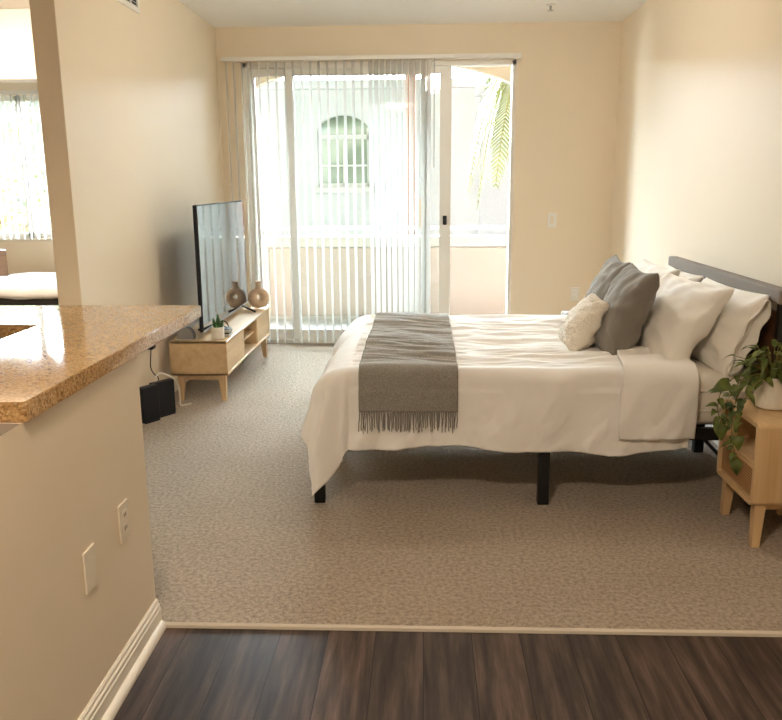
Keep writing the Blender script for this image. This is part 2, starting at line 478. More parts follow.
bb_ = thing('vertical_blind', (-4.25, 8.5, WZ0), 'sheer white vertical blinds over the bedroom window', 'blinds')
MB().box((WX0 - .05, 8.46, WZ1), (WX1 + .05, 8.51, WZ1 + .035), .004).build('head_rail', M['vinyl'], bb_)
x = WX0
while x < WX1:
    vane_bm(x, 8.485, math.radians(-42 + random.uniform(-8, 8)), WZ0 - .01, WZ1).build('vane', M['vane'], bb_, smooth=True)
    x += .075

# ------------------------------------------------------------------ bar counter
CZ = .965
MBc = MB()
# L shaped slab: bevelled outline in plan
out = [(-.873, 1.665), (-.873, 3.095), (-3.4, 3.095), (-3.4, 2.65), (-1.31, 2.65), (-1.31, 1.665)]
def chamf(pts, r, n=4):
    q = []
    m = len(pts)
    for i in range(m):
        p, a, c = Vector(pts[i]), Vector(pts[i - 1]), Vector(pts[(i + 1) % m])
        for t in range(n + 1):
            s = t / n
            A = p + (a - p).normalized() * r; C = p + (c - p).normalized() * r
            q.append(tuple(A * (1 - s) ** 2 + p * 2 * s * (1 - s) + C * s ** 2))
    return q
o2 = chamf(out, .012)
MBc.prism(o2, 'Z', CZ - .046, CZ)
bev = [e for e in MBc.bm.edges if abs(e.verts[0].co.z - e.verts[1].co.z) < 1e-6]
bmesh.ops.bevel(MBc.bm, geom=bev, offset=.0025, segments=2, affect='EDGES')
ct = MBc.build('bar_counter', M['granite'], loc=(-1.1, 2.4, CZ - .046), angle=35)
tag(ct, 'polished speckled tan granite bar countertop on the half wall', 'countertop')

# outlets and plates --------------------------------------------------------
def plate(name, label, yc, zc, outlet, cat):
    t = thing(name, (HX, yc, zc - .058), label, cat)
    MB().box((HX, yc - .036, zc - .058), (HX + .006, yc + .036, zc + .058), .003).build('cover_plate', M['plate'], t)
    if outlet:
        for dz in (-.02, .02):
            r = MB().box((HX + .005, yc - .016, zc + dz - .014), (HX + .008, yc + .016, zc + dz + .014), .003).build('receptacle', M['plate'], t)
            MB().box((HX + .0078, yc - .008, zc + dz - .004), (HX + .0086, yc - .005, zc + dz + .006)).box((HX + .0078, yc + .004, zc + dz - .004), (HX + .0086, yc + .007, zc + dz + .006)).build('slot', M['dark'], r)
    else:
        MB().lathe([(.003, 0), (.003, .0015)], (0, 0, 0), 10)
        for dz in (-.035, .035):
            MB().box((HX + .0055, yc - .003, zc + dz - .003), (HX + .0072, yc + .003, zc + dz + .003), .001).build('screw', M['plate'], t)
plate('wall_outlet', 'ivory double electrical outlet on the half wall under the counter', 2.175, .462, True, 'outlet')
plate('blank_plate', 'plain ivory blank cover plate on the half wall beside the outlet', 1.925, .437, False, 'wall plate')
t = thing('light_switch', (1.114, YB, 1.04), 'ivory light switch plate on the wall beside the balcony door', 'switch')
MB().box((1.075, YB - .007, 1.035), (1.153, YB, 1.16), .003).build('cover_plate', M['vinyl'], t)
MB().box((1.098, YB - .010, 1.066), (1.13, YB - .005, 1.132), .003).build('rocker', M['plate'], t)
t = thing('wall_outlet', (1.34, YB, .40), 'white outlet low on the back wall partly hidden behind the cream cushion', 'outlet')
MB().box((1.302, YB - .007, .39), (1.378, YB, .51), .003).build('cover_plate', M['vinyl'], t)
for dz in (.43, .47):
    MB().box((1.325, YB - .010, dz - .013), (1.355, YB - .006, dz + .013), .003).build('receptacle', M['vinyl'], t)
# ceiling sprinkler
t = thing('ceiling_sprinkler', (.94, 6.45, ZC), 'small metal fire sprinkler head under the ceiling', 'sprinkler')
MB().lathe([(.038, 0), (.034, -.008), (.012, -.012)], (.94, 6.45, ZC), 20).build('escutcheon', M['vinyl'], t, smooth=True)
MB().lathe([(.008, -.010), (.008, -.04)], (.94, 6.45, ZC), 12).build('pipe', M['steel'], t, smooth=True)
MB().lathe([(.004, -.04), (.024, -.044), (.024, -.047), (.004, -.047)], (.94, 6.45, ZC), 16).build('deflector', M['steel'], t)
# air vent on the left wall
t = thing('air_vent', (XL, 5.0, 2.46), 'white air vent grille high on the wall above the television', 'vent')
vy0, vy1, vz0, vz1 = 4.74, 5.235, 2.455, 2.655
MB().box((XL, vy0, vz0), (XL + .012, vy0 + .03, vz1), .003).box((XL, vy1 - .03, vz0), (XL + .012, vy1, vz1), .003).box((XL, vy0 + .03, vz0), (XL + .012, vy1 - .03, vz0 + .03), .003).box((XL, vy0 + .03, vz1 - .03), (XL + .012, vy1 - .03, vz1), .003).box((XL, 5.085, vz0 + .03), (XL + .010, 5.095, vz1 - .03)).build('frame', M['vinyl'], t)
MB().box((XL, vy0 + .03, vz0 + .03), (XL + .002, vy1 - .03, vz1 - .03)).build('backing', M['dark'], t)
b = MB()
for i in range(8):
    z = vz0 + .04 + i * .018
    b.prism([(XL + .002, z), (XL + .009, z - .009), (XL + .010, z - .008), (XL + .003, z + .001)], 'Y', vy0 + .03, vy1 - .03)
b.build('slat', M['rail_grey'], t)

# ------------------------------------------------------------------ bed
BX0, BX1, BY0, BY1 = -.47, 1.50, 3.43, 4.95
bed = thing('bed', ((BX0 + BX1) / 2, (BY0 + BY1) / 2, 0), 'bed with black metal frame and grey railed headboard against the wall', 'bed')
MB().box((BX0, BY0, .31), (BX1, BY0 + .03, .365), .003).box((BX0, BY1 - .03, .31), (BX1, BY1, .365), .003).box((BX0, BY0, .31), (BX0 + .03, BY1, .365), .003).box((BX1 - .03, BY0, .31), (BX1, BY1, .365), .003).box((BX0, 4.175, .31), (BX1, 4.205, .35), .003).build('frame', M['black'], bed)
b = MB()
for i in range(9):
    xx = BX0 + .12 + i * .215
    b.box((xx, BY0 + .02, .352), (xx + .05, BY1 - .02, .362))
b.build('slats', M['black'], bed)
for xx in (-.474, .539, 1.475):
    for yy in (3.43 + .022, 4.19, 4.95 - .022):
        l = MB().box((xx - .025, yy - .022, 0), (xx + .025, yy + .022, .315), .003).build('leg', M['black'], bed)
        if xx == .539 and yy < 3.5:
            MB().lathe([(.007, 0), (.007, .004)], (xx, 0, 0), 10)
MB().tube([(1.24, 3.45, .31), (1.42, 3.47, .12)], .008, 8).build('brace', M['black'], bed)
# headboard
HBX = 1.50
for yy in (BY0 - .012, BY1 - .02):
    MB().box((HBX, yy, 0), (HBX + .035, yy + .035, .955), .003).build('headboard_post', M['black'], bed)
MB().box((HBX - .012, BY0 - .03, .915), (HBX + .045, BY1 + .03, .978), .008).build('headboard_rail', M['greywood'], bed, label='grey padded top rail')
MB().box((HBX + .006, BY0 + .02, .48), (HBX + .03, BY1 - .02, .88), .004).build('headboard_panel', M['brownwood'], bed, label='dark brown wooden panel')

# mattress
b = MB().box((BX0 + .03, BY0 + .015, .366), (BX1 - .012, BY1 - .015, .60), .05, 4)
mt = b.build('mattress', M['sheet'], loc=(.5, 4.19, .366), angle=60)
tag(mt, 'mattress in an ivory fitted sheet lying on the black bed frame', 'mattress')
b = MB()
for zz in (.44, .53):
    b.tube([(BX0 + .1, BY0 + .014, zz), (BX1 - .06, BY0 + .014, zz)], .005, 6)
b.build('piping', M['sheet'], mt)

# duvet surface -------------------------------------------------------------
XF, YN, YFAR, ZT = -.33, 3.475, 4.90, .632
A1 = 1.165
HANG = .43
def fbm(p, o=3):
    return noise.fractal(Vector(p), 1.0, 2.0, o)
def duvet_pt(a, bq, off=0.0, sideway=1.0):
    """a along the bed (x), bq across (y) measured on the flat cloth"""
    dx = max(0.0, XF - a); dyn = max(0.0, YN - bq); dyf = max(0.0, bq - YFAR)
    dy = dyn + dyf
    sx, sy = -1.0, (-1.0 if dyn > 0 else 1.0)
    d = math.hypot(dx, dy)
    base = Vector((max(a, XF), min(max(bq, YN), YFAR), ZT))
    # soft top: puffs and long wrinkles running along the bed
    edge = min(1.0, max(0.0, (min(bq - YN, YFAR - bq)) / .12)) if d == 0 else 0
    wr = fbm((a * 1.1, bq * 7.5, 3.1), 4)
    wr2 = abs(fbm((a * 1.5 + 9, bq * 9.0 + .6 * math.sin(a * 3), 7.7), 3))
    puff = .016 * fbm((a * 2.2, bq * 2.4, 1.3), 2)
    if d <= 1e-9:
        z = puff * (.4 + .6 * edge) + (.014 * wr - .026 * wr2 + .010) * (.25 + .75 * edge)
        return base + Vector((0, 0, z + off))
    c = dx / d if d else 0; s = dy / d if d else 0
    th = math.atan2(s, c)                      # 0 = foot, pi/2 = side
    k = (th / (PI / 2))
    r = .175 * (1 - k) + .065 * k
    fl = .42 * (1 - k) ** 1.6 + .05 * k
    dd = d * (1 + .09 * math.sin(2 * th) ** 2)
    if dd < r * PI / 2:
        ph = dd / r
        o_, dr = r * math.sin(ph), r * (1 - math.cos(ph))
        nrm_o, nrm_z = math.sin(ph), math.cos(ph)
    else:
        e = dd - r * PI / 2
        o_, dr = r + fl * e, r + e * .985
        nrm_o, nrm_z = 1.0, .1
    # folds on hanging parts
    hang = min(1.0, dr / .25)
    pos_along = a if k > .5 else bq
    fold = .027 * fbm((pos_along * 4.0 + dr * 1.6, dr * 1.5, 5.5 + k), 3) + .010 * hang * math.sin(pos_along * 17 + 2.5 * fbm((pos_along * 2, dr, 2), 2)) * (.3 + .7 * fbm((pos_along * 1.3, 0, 8), 2))
    fold += .013 * hang * fbm((pos_along * 11 + dr * 5, dr * 7 - pos_along * 2, 9.1), 3)
    corner = math.sin(2 * th) ** 2
    fold += corner * .035 * hang * math.sin(th * 9 + .8)
    fold *= min(1, d / .08)
    o_ += (fold + off) * nrm_o
    # keep clear of the frame
    if k > .5 and dyn > 0: o_ = max(o_, .064 * min(1, dr / .1) + off * nrm_o)
    top = (puff * .4 + .25 * (.014 * wr - .026 * wr2 + .010)) * max(0, 1 - d / .1)
    return base + Vector((sx * c * o_, sy * s * o_, -dr + off * nrm_z + top))

def cloth(a0, a1, b0, b1, na, nb, off, name, m, thick, loc=None, parent=None, wobble=None):
    b = MB()
    def fn(u, v):
        a = a0 + (a1 - a0) * u; q = b0 + (b1 - b0) * v
        if wobble: a, q = wobble(a, q, u, v)
        return duvet_pt(a, q, off)
    b.grid(na, nb, fn)
    o = b.build(name, m, parent, loc, smooth=True)
    md = o.modifiers.new('thick', 'SOLIDIFY'); md.thickness = thick; md.offset = -1
    for p in o.data.polygons: pass
    return o
def wob(a, q, u, v):
    fu = max(0.0, (u - .9) / .1) ** 2; fv = max(0.0, 1 - v / .16)
    return a + .012 * math.sin(q * 6) * fu, q + (.014 * math.sin(a * 5 + 1) + .007 * math.sin(a * 13)) * fv
dv = cloth(XF - .40, A1, YN - .405, YFAR + .40, 210, 260, 0, 'duvet', M['white_cotton'], .018, (.4, 4.19, .62), None, wob)
tag(dv, 'white duvet draped over the bed and hanging at the foot', 'duvet')
def wobf(a, q, u, v):
    e = (1 - u) ** 3
    return a + e * .02 * math.sin(q * 7 + 1), q
cloth(.865, A1 + .012, YN - .345, YFAR + .35, 50, 220, .024, 'folded_edge', M['white_cotton'], .016, None, dv, wobf)
# throw
TA0, TA1 = -.286, .150
th = cloth(TA0, TA1, YN - .228, YFAR + .2, 64, 240, .014, 'throw_blanket', M['throw'], .008, (-.07, 4.19, .64))
tag(th, 'grey woven throw blanket with fringe laid across the foot of the bed', 'blanket')
nst = 58
for side in (0, 1):
    b = MB()
    for i in range(nst):
        a = TA0 + (TA1 - TA0) * (i + .5) / nst
        pts = []
        ja, jl = random.uniform(-.006, .006), random.uniform(.072, .098)
        for t in range(6):
            q = (YN - .226 - jl * t / 5) if side == 0 else (YFAR + .198 + jl * t / 5)
            pts.append(duvet_pt(a + ja * t / 5 + random.uniform(-.0015, .0015), q, .017 + .002 * math.sin(i * 2.1)))
        b.tube(pts, .0024, 5, .0020)
    b.build('fringe', M['throw'], th, smooth=True)

# ------------------------------------------------------------------ pillows
def pillow(name, label, cat, group, m, c, w, h, t, lean, yaw=0., roll=0., seed=0, pinch=.07, wr=.012, n=44, flap=None, fur=0, ex=.42):
    """upright pillow: width along y, height along z, thickness along x; lean tips its top towards the headboard"""
    R = Euler((0, 0, yaw)).to_matrix() @ Euler((0, lean, 0)).to_matrix() @ Euler((roll, 0, 0)).to_matrix()
    c = Vector(c)
    def P(u, v, sgn):
        a = (max(0, 1 - u * u) * max(0, 1 - v * v)) ** ex
        yy = w / 2 * u * (1 - pinch * (1 - v * v)); zz = h / 2 * v * (1 - pinch * (1 - u * u))
        # belly sinks a little
        a *= 1 - .16 * v
        rim = (abs(u) ** 3 + abs(v) ** 3)
        f = fbm((u * 2.2 + seed, v * 2.2, seed * 1.7 + sgn), 4) * wr * min(1, a * 2.2)
        ang = math.atan2(v, u)
        f += wr * .7 * math.sin(ang * 11 + 3 * fbm((u, v, seed), 2)) * min(1, rim) * min(1, a * 3)
        if fur: f += fur * noise.noise(Vector((u * 26, v * 26, seed + sgn * 5))) * min(1, a * 4 + .15)
        p = Vector((sgn * (t / 2 * a) + f * sgn, yy, zz))
        return c + R @ p
    b = MB()
    warp = lambda s: math.sin((s * 2 - 1) * PI / 2) * .55 + (s * 2 - 1) * .45
    for sgn in (-1, 1):
        b.grid(n, n, lambda i, j: P(warp(i), warp(j), sgn))
    bmesh.ops.remove_doubles(b.bm, verts=b.bm.verts[:], dist=.0004)
    base = c - Vector((0, 0, h / 2))
    o = b.build(name, m, None, base, smooth=True)
    tag(o, label, cat, group)
    if flap:
        # open pillowcase hem at the near end
        b = MB()
        def F(i, j):
            ang = 2 * PI * i
            v = math.cos(ang); s = math.sin(ang)
            tt = .008 + .028 * j
            p = Vector((s * tt + .008 * math.sin(v * 9 + j * 2), -w / 2 * (.90 + .04 * (v * v)) - flap * j, v * h / 2 * (.86 + .03 * j)))
            return c + R @ p
        b.grid(48, 6, F, True)
        f = b.build('case_hem', m, o, None, smooth=True)
        md = f.modifiers.new('t', 'SOLIDIFY'); md.thickness = .003
    return o
G = 'white sleeping pillows at the head of the bed'
pillow('pillow', 'white pillow with open case hem leaning against the headboard beside the plant', 'pillow', G, M['white_pillow'], (1.375, 3.80, .765), .66, .40, .16, math.radians(24), math.radians(4), 0, 3, flap=.05)
pillow('pillow', 'plump white pillow directly behind the darker grey cushion', 'pillow', G, M['white_pillow'], (1.175, 3.85, .78), .66, .46, .20, math.radians(36), math.radians(8), 0, 11)
pillow('pillow', 'white pillow standing behind the far grey cushion', 'pillow', G, M['white_pillow'], (1.21, 4.58, .79), .62, .44, .19, math.radians(34), math.radians(2), 0, 19)
pillow('pillow', 'white pillow against the far end of the headboard', 'pillow', G, M['white_pillow'], (1.385, 4.57, .765), .64, .38, .15, math.radians(22), 0, 0, 27)
G = 'grey linen cushions in front of the white pillows'
pillow('cushion', 'grey linen cushion with pointed corners in front of the plump white pillow', 'cushion', G, M['grey_linen'], (.955, 3.86, .815), .46, .46, .20, math.radians(23), math.radians(0), 0, 35, pinch=.10)
pillow('cushion', 'grey linen cushion half hidden behind the fluffy cream cushion', 'cushion', G, M['grey_linen'], (1.0, 4.46, .81), .45, .45, .17, math.radians(23), math.radians(-4), 0, 43, pinch=.10)
pillow('cushion', 'small fluffy cream cushion at the front of the pillows', 'cushion', None, M['cream_fur'], (.785, 3.92, .75), .31, .29, .16, math.radians(32), math.radians(-1), 0, 51, pinch=.05, n=70, fur=.010)

# ------------------------------------------------------------------ television stand
SX0, SX1, SY0, SY1, SZ0, SZ1 = -1.685, -1.30, 5.15, 6.64, .18, .415
st = thing('television_stand', (-1.49, 5.9, 0), 'low pale oak television stand with open middle shelf on tapered legs', 'tv stand')
T = .02
b = MB().box((SX0, SY0, SZ1 - T), (SX1, SY1, SZ1), .006).box((SX0, SY0, SZ0), (SX1, SY1, SZ0 + T), .006)
b.box((SX0, SY0, SZ0), (SX1, SY0 + T, SZ1), .006).box((SX0, SY1 - T, SZ0), (SX1, SY1, SZ1), .006)
b.box((SX0, SY0, SZ0 + .005), (SX0 + .01, SY1, SZ1 - .005))
b.box((SX0, 5.69, SZ0 + T), (SX1 - .012, 5.71, SZ1 - T)).box((SX0, 6.15, SZ0 + T), (SX1 - .012, 6.17, SZ1 - T))
b.build('body', M['oak'], st)
MB().box((SX0 + .01, 5.71, .290), (SX1 - .03, 6.15, .305)).build('shelf', M['oak'], st)
for ya, yb in ((SY0 + T + .003, 5.698), (6.160, SY1 - T - .003)):
    MB().box((SX1 - .022, ya, SZ0 + T + .003), (SX1 - .006, yb, SZ1 - T - .003), .003).build('door', M['oak'], st)
for ya in (SY0 + .04, SY1 - .06):
    MB().box((SX0 + .05, ya, SZ0 - .035), (SX1 - .05, ya + .02, SZ0)).build('apron', M['oak'], st)
for lx, sx in ((SX0 + .06, -.01), (SX1 - .05, .01)):
    for ly, sy in ((SY0 + .05, -.01), (SY1 - .05, .01)):
        MB().taper((lx, ly), .024, .015, 0, SZ0, (sx, sy)).build('leg', M['oak_x'], st)

# television
tv = thing('television', (-1.47, 5.89, SZ1), 'large flat screen television on the oak stand mirroring the balcony door', 'television')
TY0, TY1, TZ0, TZ1, TX = 5.20, 6.58, .463, 1.296, -1.46
MB().box((TX - .028, TY0, TZ0), (TX - .002, TY1, TZ1), .004).box((TX - .06, TY0 + .25, TZ0 + .03), (TX - .028, TY1 - .25, TZ0 + .42), .01).build('body', M['black_plastic'], tv)
MB().box((TX - .003, TY0 + .008, TZ0 + .016), (TX, TY1 - .008, TZ1 - .008)).build('screen', M['screen'], tv)
MB().box((TX - .003, TY0, TZ0), (TX + .001, TY1, TZ0 + .012)).build('bezel', M['steel'], tv)
for yy in (TY0 + .34, TY1 - .22):
    MB().tube([(TX - .015, yy, TZ0 + .01), (TX + .11, yy - .02, SZ1 + .008)], .008, 6).tube([(TX - .015, yy, TZ0 + .01), (TX - .13, yy - .02, SZ1 + .008)], .008, 6).build('foot', M['black_plastic'], tv)

# donut vase ----------------------------------------------------------------
vx, vy = -1.365, 6.55
b = MB()
R0, r0 = .061, .038
rm = Euler((0, 0, math.radians(8))).to_matrix()
vc = Vector((vx, vy, SZ1 + .095))
def tor(u, v):
    a, p = 2 * PI * u, 2 * PI * v
    rr = r0 * (1 + .10 * -math.sin(a))
    q = Vector(((R0 - .012 + rr * math.cos(p)) * math.cos(a), rr * .95 * math.sin(p), (R0 - .004 + rr * math.cos(p)) * math.sin(a) * .92))
    q.z = max(q.z, -.0945)
    return vc + rm @ q
b.grid(48, 24, tor, True)
ov = b.build('donut_vase', M['ceramic'], None, (vx, vy, SZ1), smooth=True)
tag(ov, 'beige ceramic ring shaped vase at the far end of the oak stand', 'vase')
MB().lathe([(.032, .165), (.022, .185), (.020, .205), (.026, .225), (.029, .228), (.024, .226), (.017, .205), (.016, .18)], (vx, vy, SZ1), 24, False).build('neck', M['ceramic'], ov, smooth=True)

# cactus --------------------------------------------------------------------
cx_, cy_ = -1.375, 5.235
t = thing('potted_cactus', (cx_, cy_, SZ1), 'small cactus in a white pot on the near end of the oak stand', 'cactus')
MB().lathe([(.033, 0), (.041, .004), (.043, .08), (.041, .083), (.037, .08), (.035, .068)], (cx_, cy_, SZ1), 28).build('pot', M['pot_white'], t, angle=40)
MB().lathe([(.034, .066), (.034, .072)], (cx_, cy_, SZ1), 20).build('soil', M['soil'], t)
b = MB()
def stem(px, py, h, r, lx, ly):
    nn = 14
    rings = []
    for j in range(11):
        q = j / 10; rr = r * (1 - q ** 4 * .95) * (.75 + .25 * min(1, q * 4))
        def ring(i, rr=rr, q=q):
            f = 1 - .16 * (i % 2)
            a = 2 * PI * i / nn
            return b.bm.verts.new((px + lx * q + rr * f * math.cos(a), py + ly * q + rr * f * math.sin(a), SZ1 + .068 + h * q))
        rings.append([ring(i) for i in range(nn)])
    for A, B in zip(rings, rings[1:]):
        for i in range(nn): b.bm.faces.new((A[i], A[(i + 1) % nn], B[(i + 1) % nn], B[i]))
    b.bm.faces.new(rings[-1]); b.bm.faces.new(rings[0][::-1])
stem(cx_ + .004, cy_, .105, .014, .0, 0); stem(cx_ - .017, cy_ + .006, .075, .012, -.014, 0); stem(cx_ + .02, cy_ + .01, .06, .010, .014, .004); stem(cx_ - .006, cy_ - .018, .055, .010, -.004, -.008)
b.build('cactus_stem', M['cactus'], t, smooth=True)

# grey speaker --------------------------------------------------------------
t = thing('smart_speaker', (-1.585, 5.215, SZ1), 'small rounded grey speaker at the corner of the oak stand near the counter', 'speaker')
b = MB()
pr = [(-.058, 0), (.058, 0)] + [(.058 - .012 * 0 + 0, .03)] + [(.050 * math.cos(a), .034 + .042 * math.sin(a)) for a in [i * PI / 12 for i in range(13)]] + [(-.058, .03)]
b.prism([(-1.585 + x, SZ1 + .006 + z) for x, z in pr], 'Y', 5.185, 5.245)
o = b.build('body', M['speaker_grey'], t, angle=40)
MB().box((-1.64, 5.18, SZ1), (-1.53, 5.25, SZ1 + .008), .003).build('base', M['silver'], t)
# striped silver block with strap
t = thing('strapped_block', (-1.335, 5.33, SZ1), 'small silver and black striped block with a black strap behind the cactus', 'gadget')
b = MB().box((-1.37, 5.29, SZ1), (-1.315, 5.37, SZ1 + .022), .004).box((-1.37, 5.29, SZ1 + .030), (-1.315, 5.37, SZ1 + .052), .004)
b.build('body', M['silver'], t)
MB().box((-1.369, 5.292, SZ1 + .02), (-1.316, 5.368, SZ1 + .032)).box((-1.37, 5.29, SZ1 + .05), (-1.315, 5.37, SZ1 + .058), .003).build('band', M['black_plastic'], t)
MB().tube([(-1.345, 5.30, SZ1 + .05), (-1.40, 5.34, SZ1 + .10), (-1.37, 5.44, SZ1 + .09), (-1.335, 5.42, SZ1 + .03), (-1.33, 5.37, SZ1 + .02)], .004, 6, None, 2).build('strap', M['black_plastic'], t, smooth=True)

# routers and cables --------------------------------------------------------
G = 'black network boxes on the carpet beside the television stand'
def router(p, ang, L, W, H, label):
    t = thing('router', (p[0], p[1], 0), label, 'router', G)
    b = MB().box((p[0] - W / 2, p[1] - L / 2, .006), (p[0] + W / 2, p[1] + L / 2, H), .008, 3, ang, (p[0], p[1], 0)); b.build('body', M['black_plastic'], t)
    MB().box((p[0] - W / 2 - .006, p[1] - L / 2 + .01, 0), (p[0] + W / 2 + .006, p[1] + L / 2 - .01, .010), .003, 2, ang, (p[0], p[1], 0)).build('base', M['black_plastic'], t)
    b = MB()
    for i in range(5):
        b.box((p[0] - .003, p[1] - L / 2 - .001, H - .05 - i * .014), (p[0] + .003, p[1] - L / 2 + .001, H - .046 - i * .014), 0, 2, ang, (p[0], p[1], 0))
    b.build('status_lights', M['rail_grey'], t)
router((-1.69, 4.70), math.radians(-32), .13, .055, .225, 'narrower black router box standing closest to the half wall')
router((-1.645, 4.835), math.radians(-34), .16, .05, .225, 'wider black router box beside the leg of the oak stand')
t = MB().tube([(-1.70, 4.86, .02), (-1.70, 4.86, .26), (-1.66, 4.95, .25), (-1.60, 5.03, .17), (-1.60, 5.05, .06), (-1.60, 5.03, .006), (-1.57, 5.06, .006), (-1.54, 5.09, .006)], .0055, 8, None, 3).build('white_cable', M['white_cord'], loc=(-1.6, 5.0, 0), smooth=True)
tag(t, 'white cable arching from the routers down to the carpet', 'cable')
t = thing('power_adapter', (-1.74, 4.97, .42), 'black power adapter with hanging cord plugged in the wall behind the oak stand', 'adapter')
MB().box((XL, 4.94, .40), (XL + .04, 5.0, .46), .006).build('plug', M['black_plastic'], t)
MB().tube([(XL + .02, 4.965, .41), (XL + .015, 4.95, .33), (XL + .018, 4.93, .28), (XL + .02, 5.0, .22), (XL + .04, 5.02, .20), (XL + .035, 4.97, .1), (XL + .03, 4.9, .03)], .0035, 6, None, 3).build('cord', M['black_plastic'], t, smooth=True)

# ------------------------------------------------------------------ nightstand
NX0, NX1, NY0, NY1, NZ0, NZ1 = 1.28, 1.60, 3.0, 3.385, .18, .515
ns = thing('nightstand', (1.44, 3.19, 0), 'honey oak nightstand with open cubby and woven drawer front beside the bed', 'nightstand')
def rrect(y0, y1, z0, z1, r, n=6):
    q = []
    for (cy, cz, a0) in ((y1 - r, z1 - r, 0), (y0 + r, z1 - r, PI / 2), (y0 + r, z0 + r, PI), (y1 - r, z0 + r, 1.5 * PI)):
        for i in range(n + 1):
            a = a0 + PI / 2 * i / n
            q.append((cy + r * math.cos(a), cz + r * math.sin(a)))
    return q
b = MB()
o_, i_ = rrect(NY0, NY1, NZ0, NZ1, .022), rrect(NY0 + .018, NY1 - .018, NZ0 + .018, NZ1 - .018, .008)
nq = len(o_)
for k_ in range(nq):
    k2 = (k_ + 1) % nq
    V = [b.bm.verts.new((x, p[0], p[1])) for x in (NX0, NX1) for p in (o_[k_], o_[k2], i_[k2], i_[k_])]
    for f in ((0, 1, 2, 3), (7, 6, 5, 4), (0, 4, 5, 1), (3, 2, 6, 7)):
        b.bm.faces.new([V[j] for j in f])
bmesh.ops.remove_doubles(b.bm, verts=b.bm.verts[:], dist=.0001)
b.box((NX1 - .012, NY0 + .016, NZ0 + .016), (NX1 - .004, NY1 - .016, NZ1 - .016))
b.build('body', M['honey'], ns, angle=40)
MB().box((NX0 + .012, NY0 + .018, .338), (NX1 - .012, NY1 - .018, .352)).build('shelf', M['honey_y'], ns)
dr = MB().box((NX0 + .014, NY0 + .021, NZ0 + .021), (NX0 + .03, NY1 - .021, .334), .002).build('drawer', M['honey_y'], ns)
MB().box((NX0 + .008, NY0 + .034, NZ0 + .033), (NX0 + .0145, NY1 - .034, .318)).build('woven_front', M['cane'], dr)
MB().lathe([(.011, 0), (.013, .01), (.010, .016)], (0, 0, 0), 16).bm.free()
kb = MB(); kb.lathe([(.008, 0), (.008, .010), (.014, .014), (.014, .020), (.009, .023)], (0, 0, 0), 18)
bmesh.ops.rotate(kb.bm, verts=kb.bm.verts[:], cent=(0, 0, 0), matrix=Matrix.Rotation(-PI / 2, 3, 'Y'))
bmesh.ops.translate(kb.bm, verts=kb.bm.verts[:], vec=(NX0 + .012, 3.19, .285))
kb.build('knob', M['honey_y'], dr, smooth=True)
MB().box((NX0 + .045, NY0 + .045, NZ0 - .03), (NX1 - .045, NY0 + .06, NZ0)).box((NX0 + .045, NY1 - .06, NZ0 - .03), (NX1 - .045, NY1 - .045, NZ0)).box((NX0 + .045, NY0 + .045, NZ0 - .03), (NX0 + .06, NY1 - .045, NZ0)).build('apron', M['honey_y'], ns)
for lx, sx in ((NX0 + .045, -.006), (NX1 - .045, .006)):
    for ly, sy in ((NY0 + .04, -.008), (NY1 - .04, .008)):
        MB().taper((lx, ly), .021, .015, 0, NZ0, (sx, sy)).build('leg', M['honey'], ns)

# plant ---------------------------------------------------------------------
px_, py_ = 1.425, 3.25
pt = thing('potted_plant', (px_, py_, NZ1), 'trailing pothos plant in a white ribbed pot on the nightstand', 'plant')
prof = [(.055, 0), (.066, .006)]
for i in range(12):
    z = .012 + i * .0095
    prof += [(.068 - i * .0009, z), (.064 - i * .0009, z + .005)]
prof += [(.056, .128), (.054, .132), (.050, .128), (.049, .112)]
MB().lathe(prof, (px_, py_, NZ1), 36).build('pot', M['pot_white'], pt, smooth=True)
MB().lathe([(.048, .108), (.048, .116), (.01, .12)], (px_, py_, NZ1), 24).build('soil', M['soil'], pt)
def leaf(b, p, d, up, L, W):
    """heart-shaped leaf from point p along d"""
    d = d.normalized(); s = d.cross(up)
    if s.length < .05: s = Vector((1, 0, 0))
    s.normalize(); u = s.cross(d)
    N = 7
    mid, lf, rt = [], [], []
    for i in range(N + 1):
        q = i / N
        wv = W * (math.sin(PI * q ** .62)) ** .8 * (1 - .25 * q)
        c = p + d * L * (q - .06 * 0) + u * (.10 * L * math.sin(PI * q) - .34 * L * q * q)
        mid.append(b.bm.verts.new(c))
        back = -d * (.16 * L * math.exp(-6 * q)) if i else Vector()
        lf.append(b.bm.verts.new(c + s * wv + u * wv * .28 + back)); rt.append(b.bm.verts.new(c - s * wv + u * wv * .28 + back))
    for i in range(N):
        b.bm.faces.new((mid[i], mid[i + 1], lf[i + 1], lf[i])); b.bm.faces.new((rt[i], rt[i + 1], mid[i + 1], mid[i]))
fo, vi = MB(), MB()
rnd = random.Random(5)
top = Vector((px_, py_, NZ1 + .125))
for i in range(64):                                # bushy crown
    a = rnd.uniform(0, 2 * PI); e = rnd.uniform(.1, 1.25)
    L = rnd.uniform(.05, .17)
    dv_ = Vector((math.cos(a) * math.cos(e), math.sin(a) * math.cos(e), math.sin(e)))
    if dv_.x > .35: dv_.x *= .7
    tip = top + Vector((dv_.x * L, dv_.y * L * .9, dv_.z * L * .85 + .01))
    vi.tube([top + Vector((dv_.x * .02, dv_.y * .02, -.01)), top.lerp(tip, .55) + Vector((0, 0, .02)), tip], .0018, 5, .0013, 1)
    ld = Vector((dv_.x, dv_.y, rnd.uniform(-.55, .25)))
    leaf(fo, tip, ld, Vector((0, 0, 1)), rnd.uniform(.05, .09), rnd.uniform(.010, .019))
